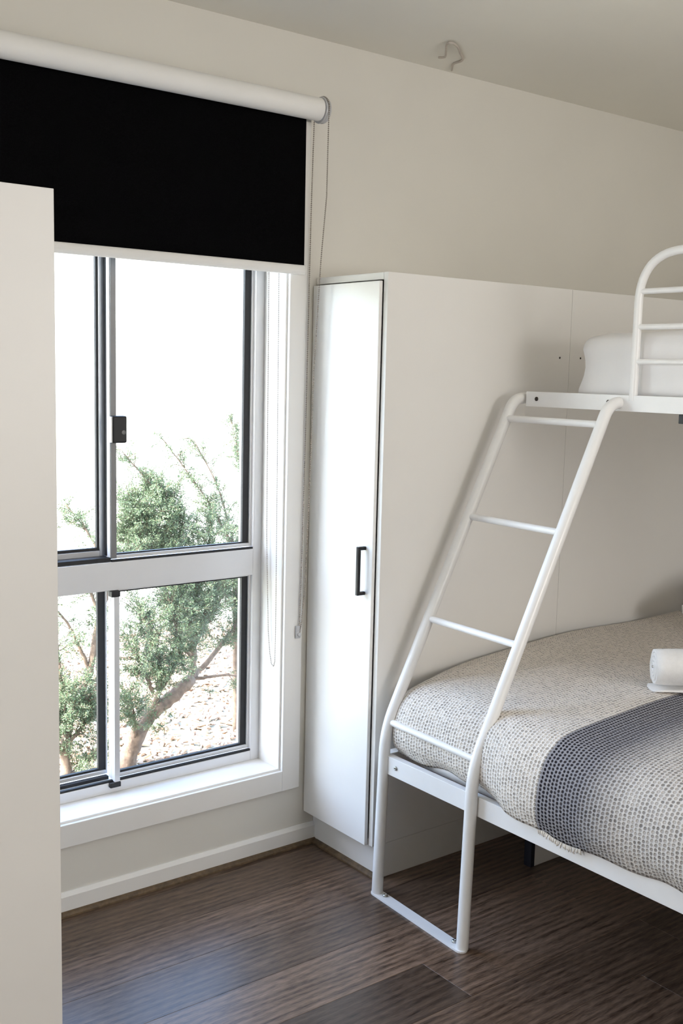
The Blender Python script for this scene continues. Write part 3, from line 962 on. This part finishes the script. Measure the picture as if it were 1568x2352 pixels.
# small curled cord hanging at the ceiling's edge
bm = bmesh.new()
cp, _ = catmull([(2.315, -0.115, 2.455), (2.318, -0.14, 2.452), (2.285, -0.18, 2.452), (2.240, -0.232, 2.455), (2.245, -0.25, 2.455), (2.29, -0.225, 2.456), (2.335, -0.188, 2.457), (2.395, -0.136, 2.458), (2.405, -0.085, 2.459), (2.45, -0.03, 2.459)], 40)
tube(bm, [tuple(p) for p in cp], 0.0035, 8)
ck = obj('cord', bm, M['stain'], smooth=True)
tag(ck, 'short curled grey cord on the ceiling near the wall', 'cord')

# ------------------------------------------------------------------ outside
def hill(x, y):
    h = -0.25
    t = max(0.0, y - 5.0)
    h += 0.30 * t * min(1.0, t / 6.0) if t > 0 else 0
    h += 0.03 * math.sin(x * 1.3) * math.sin(y * 1.1) * (1 if y > 0.6 else 0)
    return h
bm = bmesh.new()
gxs = np.concatenate([np.linspace(-40, -3, 16), np.linspace(-2, 12, 57), np.linspace(14, 60, 20)])
gys = np.concatenate([np.linspace(-30, -4.4, 10), np.linspace(-4.0, 0.25, 6), np.linspace(0.4, 6, 29), np.linspace(7, 60, 30)])
gv = [[bm.verts.new((x, y, hill(x, y) if y > 0.3 else (-0.31 if y > -4.3 else -0.25))) for x in gxs] for y in gys]
for j in range(len(gys) - 1):
    for i in range(len(gxs) - 1):
        bm.faces.new((gv[j][i], gv[j][i + 1], gv[j + 1][i + 1], gv[j + 1][i]))
tag(obj('ground', bm, M['soil'], smooth=True), kind=S)

# bark chip mulch below the window
def chips(n, x0, x1, y0, y1, seed):
    r = np.random.default_rng(seed)
    V, F = [], []
    base = np.array([(-1, -1, -1), (1, -1, -1), (1, 1, -1), (-1, 1, -1), (-.8, -.8, 1), (.8, -.8, 1), (.8, .8, 1), (-.8, .8, 1)], float)
    fb = [(3, 2, 1, 0), (4, 5, 6, 7), (0, 1, 5, 4), (1, 2, 6, 5), (2, 3, 7, 6), (3, 0, 4, 7)]
    for i in range(n):
        s = np.array((r.uniform(.008, .028), r.uniform(.005, .013), r.uniform(.002, .005)))
        a, t1, t2 = r.uniform(0, 6.28), r.normal(0, .35), r.normal(0, .35)
        ca, sa = math.cos(a), math.sin(a)
        p = base * s
        p = p + np.stack([0 * p[:, 0], 0 * p[:, 0], p[:, 0] * math.sin(t1) + p[:, 1] * math.sin(t2)], 1)
        q = np.stack([p[:, 0] * ca - p[:, 1] * sa, p[:, 0] * sa + p[:, 1] * ca, p[:, 2]], 1)
        x, y = r.uniform(x0, x1), y0 + (y1 - y0) * r.uniform(0, 1) ** 1.15
        q += np.array((x, y, hill(x, y) + r.uniform(0.003, 0.016)))
        o = len(V)
        V.extend(map(tuple, q)); F.extend([tuple(o + k for k in f) for f in fb])
    me = bpy.data.meshes.new('mulch'); me.from_pydata(V, [], F); me.update()
    me.materials.append(M['chips'])
    o = bpy.data.objects.new('mulch', me); col.objects.link(o)
    return o
tag(chips(13000, 0.9, 4.6, 0.45, 3.6, 3), 'dry orange-brown bark chips scattered under the shrubs outside', 'mulch', kind='stuff')

def spray_mesh(name, sprays, parent, seed, needle):
    """fine needle leaves along every twig: two-sided slim leaves, thousands of them"""
    r = np.random.default_rng(seed)
    V, F = [], []
    for (p0, p1, dens) in sprays:
        p0, p1 = np.array(p0), np.array(p1)
        L = np.linalg.norm(p1 - p0)
        n = max(3, int(L / 0.0008 * dens))
        t = r.uniform(0.0, 1.0, n)
        c = p0 + (p1 - p0) * t[:, None] + r.normal(0, 0.006, (n, 3))
        d = (p1 - p0) / L
        e = d * 0.8 + r.normal(0, 0.75, (n, 3))
        e /= np.linalg.norm(e, axis=1)[:, None]
        w = np.cross(e, r.normal(0, 1, (n, 3)))
        w /= np.linalg.norm(w, axis=1)[:, None] + 1e-9
        ln = r.uniform(.6, 1.4, n)[:, None] * needle[0]
        wd_ = needle[1] * r.uniform(.7, 1.3, n)[:, None]
        a, b_ = c, c + e * ln
        mid = (a + b_) / 2
        q = np.stack([a, mid + w * wd_ * .5, b_, mid - w * wd_ * .5], 1).reshape(-1, 3)
        o = len(V)
        V.extend(map(tuple, q))
        F.extend([(o + 4 * k, o + 4 * k + 1, o + 4 * k + 2, o + 4 * k + 3) for k in range(n)])
    me = bpy.data.meshes.new(name); me.from_pydata(V, [], F); me.update()
    me.materials.append(M['leaf'])
    ob = bpy.data.objects.new(name, me)
    ob.location = -W[parent.name]
    put(ob, parent)
    ob['kind'] = 'stuff'
    return ob

def shrub(name, label, base, stems, seed, n_tw, tw_len, dens, cat='shrub', needle=(0.0105, 0.0036)):
    """stems: list of (points, r0, r1, leafiness from 0 to 1, first leafy fraction)"""
    r = random.Random(seed)
    root = thing(name, base, label, cat, 'shrubs outside the window')
    bm = bmesh.new()
    tw = bmesh.new()
    sprays = []
    for pts, r0, r1, leaf, f0 in stems:
        cp_, L = catmull(pts, max(8, int(6 * len(pts))))
        m_ = len(cp_)
        rr = [r0 + (r1 - r0) * k / (m_ - 1) for k in range(m_)]
        jit = [Vector(p) + Vector((r.uniform(-1, 1), r.uniform(-1, 1), r.uniform(-1, 1))) * min(rr[k] * .35, 0.004) for k, p in enumerate(cp_)]
        tube(bm, jit, rr, 8)
        cnt = int(n_tw * leaf * L)
        for k in range(cnt):
            f = f0 + (1 - f0) * r.random() ** 0.8
            i = min(m_ - 2, int(f * (m_ - 1)))
            p = Vector(cp_[i]).lerp(Vector(cp_[i + 1]), r.random())
            d = (Vector(cp_[i + 1]) - Vector(cp_[i])).normalized()
            e = (d * r.uniform(0.2, 1.0) + Vector((r.gauss(0, .62), r.gauss(0, .62), r.gauss(0.12, .55)))).normalized()
            l = tw_len * r.uniform(0.4, 1.25)
            q = p + e * l * .55 + Vector((0, 0, r.uniform(-.01, .02)))
            s = q + (e + Vector((r.gauss(0, .25), r.gauss(0, .25), r.gauss(.15, .25)))).normalized() * l * .55
            tube(tw, [p, q, s], [0.0016, 0.0011, 0.0006], 4, cap=False)
            sprays.append((p.lerp(q, .3), q, dens * .8)); sprays.append((q, s, dens))
            for _ in range(3):
                b0 = q.lerp(s, r.uniform(-.4, .7))
                e2 = (e + Vector((r.gauss(0, .6), r.gauss(0, .6), r.gauss(.1, .6)))).normalized()
                b1 = b0 + e2 * l * r.uniform(.25, .5)
                tube(tw, [b0, b1], [0.0009, 0.0005], 3, cap=False)
                sprays.append((b0, b1, dens))
    obj('trunk', bm, M['bark'], root, smooth=True)
    o = obj('twig', tw, M['bark'], root)
    o['kind'] = 'stuff'
    spray_mesh('foliage', sprays, root, seed, needle)
    return root

shrub('shrub', 'green fine-leaved shrub with a leaning brown trunk behind the right window panes', (2.03, 1.45, -0.25), [
    ([(2.02, 1.45, -0.27), (2.135, 1.46, -0.043), (2.28, 1.47, 0.048), (2.396, 1.5, 0.102)], 0.042, 0.028, 0.12, 0.3),
    ([(2.396, 1.5, 0.102), (2.407, 1.5, 0.263), (2.372, 1.5, 0.448), (2.46, 1.5, 0.638), (2.50, 1.5, 0.80)], 0.018, 0.004, 1.0, 0.15),
    ([(2.396, 1.5, 0.102), (2.563, 1.55, 0.21), (2.712, 1.6, 0.326), (2.841, 1.65, 0.495)], 0.014, 0.004, 1.1, 0.3),
    ([(2.407, 1.52, 0.23), (2.55, 1.6, 0.36), (2.68, 1.62, 0.52), (2.74, 1.62, 0.72)], 0.011, 0.003, 1.0, 0.1),
    ([(2.135, 1.46, -0.043), (2.204, 1.45, 0.086), (2.167, 1.4, 0.279), (2.084, 1.4, 0.48)], 0.014, 0.004, 1.1, 0.2),
    ([(2.20, 1.45, 0.08), (2.27, 1.42, 0.22), (2.27, 1.42, 0.38), (2.22, 1.4, 0.52)], 0.010, 0.003, 1.2, 0.1),
    ([(2.372, 1.5, 0.448), (2.251, 1.48, 0.659), (2.156, 1.5, 0.75), (2.074, 1.5, 0.80)], 0.012, 0.003, 1.9, 0.2),
    ([(2.372, 1.5, 0.448), (2.315, 1.5, 0.69), (2.304, 1.5, 0.82)], 0.010, 0.003, 1.5, 0.2),
    ([(2.30, 1.55, 0.45), (2.42, 1.6, 0.40), (2.56, 1.62, 0.44)], 0.008, 0.002, 1.3, 0.0),
    ([(2.16, 1.42, 0.10), (2.10, 1.40, 0.22), (2.05, 1.38, 0.36)], 0.009, 0.002, 1.2, 0.1),
    ([(2.08, 1.44, -0.10), (2.06, 1.40, 0.02), (2.02, 1.38, 0.12)], 0.008, 0.002, 1.2, 0.1),
    ([(2.41, 1.5, 0.30), (2.50, 1.5, 0.46), (2.62, 1.52, 0.60)], 0.009, 0.002, 1.6, 0.1),
    ([(2.39, 1.5, 0.36), (2.33, 1.48, 0.50), (2.24, 1.45, 0.58)], 0.009, 0.002, 1.4, 0.1),
    ([(2.28, 1.5, 0.62), (2.20, 1.5, 0.80), (2.10, 1.5, 0.92)], 0.008, 0.002, 2.4, 0.3),
    ([(2.31, 1.5, 0.66), (2.30, 1.5, 0.84), (2.22, 1.5, 0.96)], 0.008, 0.002, 2.2, 0.3),
    ([(2.40, 1.5, 0.20), (2.32, 1.46, 0.26), (2.26, 1.42, 0.22)], 0.008, 0.002, 1.2, 0.2),
    ([(2.396, 1.5, 0.102), (2.52, 1.42, 0.12), (2.66, 1.38, 0.10)], 0.009, 0.002, 0.35, 0.5),
], 11, 170, 0.11, 0.50)
shrub('shrub', 'wispy grey-green shrub whose long thin shoots lean left in the upper right pane', (2.75, 1.65, -0.25), [
    ([(2.75, 1.68, -0.27), (2.72, 1.65, 0.2), (2.684, 1.6, 0.665)], 0.016, 0.008, 0.3, 0.6),
    ([(2.66, 1.58, 0.50), (2.46, 1.5, 0.737), (2.261, 1.5, 0.925), (2.044, 1.5, 1.159)], 0.006, 0.0015, 0.5, 0.05),
    ([(2.684, 1.6, 0.665), (2.517, 1.6, 0.921), (2.304, 1.6, 1.184)], 0.006, 0.0015, 0.62, 0.05),
    ([(2.684, 1.6, 0.665), (2.586, 1.6, 0.958), (2.458, 1.6, 1.181)], 0.006, 0.0015, 0.5, 0.1),
    ([(2.70, 1.62, 0.60), (2.60, 1.6, 0.80), (2.50, 1.6, 0.90)], 0.006, 0.0015, 0.9, 0.1),
    ([(2.72, 1.65, 0.35), (2.78, 1.68, 0.70), (2.78, 1.7, 0.98), (2.72, 1.7, 1.26)], 0.007, 0.0015, 1.0, 0.1),
    ([(2.62, 1.58, 0.55), (2.36, 1.5, 0.75), (2.16, 1.5, 0.83)], 0.005, 0.0015, 0.5, 0.2),
], 23, 150, 0.07, 0.42)
shrub('shrub', 'green shrub with a thin curved trunk behind the left window panes, beside the wardrobe', (1.70, 1.3, -0.25), [
    ([(1.69, 1.3, -0.27), (1.703, 1.3, -0.136), (1.735, 1.35, 0.025), (1.855, 1.4, 0.25), (1.901, 1.4, 0.465), (1.944, 1.4, 0.60)], 0.024, 0.010, 0.35, 0.25),
    ([(1.735, 1.35, 0.025), (1.689, 1.3, 0.263), (1.673, 1.3, 0.42)], 0.012, 0.004, 0.7, 0.1),
    ([(1.72, 1.33, -0.03), (1.80, 1.32, 0.06), (1.87, 1.33, 0.13)], 0.010, 0.003, 1.9, 0.2),
    ([(1.71, 1.33, -0.08), (1.66, 1.30, 0.04), (1.62, 1.28, 0.14)], 0.010, 0.003, 1.9, 0.1),
    ([(1.74, 1.35, 0.05), (1.80, 1.30, 0.16), (1.84, 1.28, 0.24)], 0.008, 0.003, 1.3, 0.1),
    ([(1.72, 1.35, 0.02), (1.69, 1.28, 0.12), (1.70, 1.26, 0.22)], 0.008, 0.003, 1.6, 0.1),
    ([(1.71, 1.33, -0.16), (1.77, 1.28, -0.10), (1.83, 1.28, -0.05)], 0.008, 0.003, 1.6, 0.1),
    ([(1.855, 1.4, 0.25), (1.771, 1.4, 0.445), (1.68, 1.4, 0.56)], 0.009, 0.003, 0.35, 0.2),
    ([(1.901, 1.4, 0.465), (1.87, 1.4, 0.56), (1.80, 1.4, 0.66)], 0.009, 0.003, 0.55, 0.2),
    ([(1.944, 1.4, 0.60), (1.87, 1.4, 0.80), (1.757, 1.4, 0.95)], 0.008, 0.002, 0.5, 0.3),
    ([(1.944, 1.4, 0.60), (2.0, 1.42, 0.66), (2.06, 1.45, 0.72)], 0.008, 0.002, 1.6, 0.1),
], 37, 160, 0.09, 0.45)
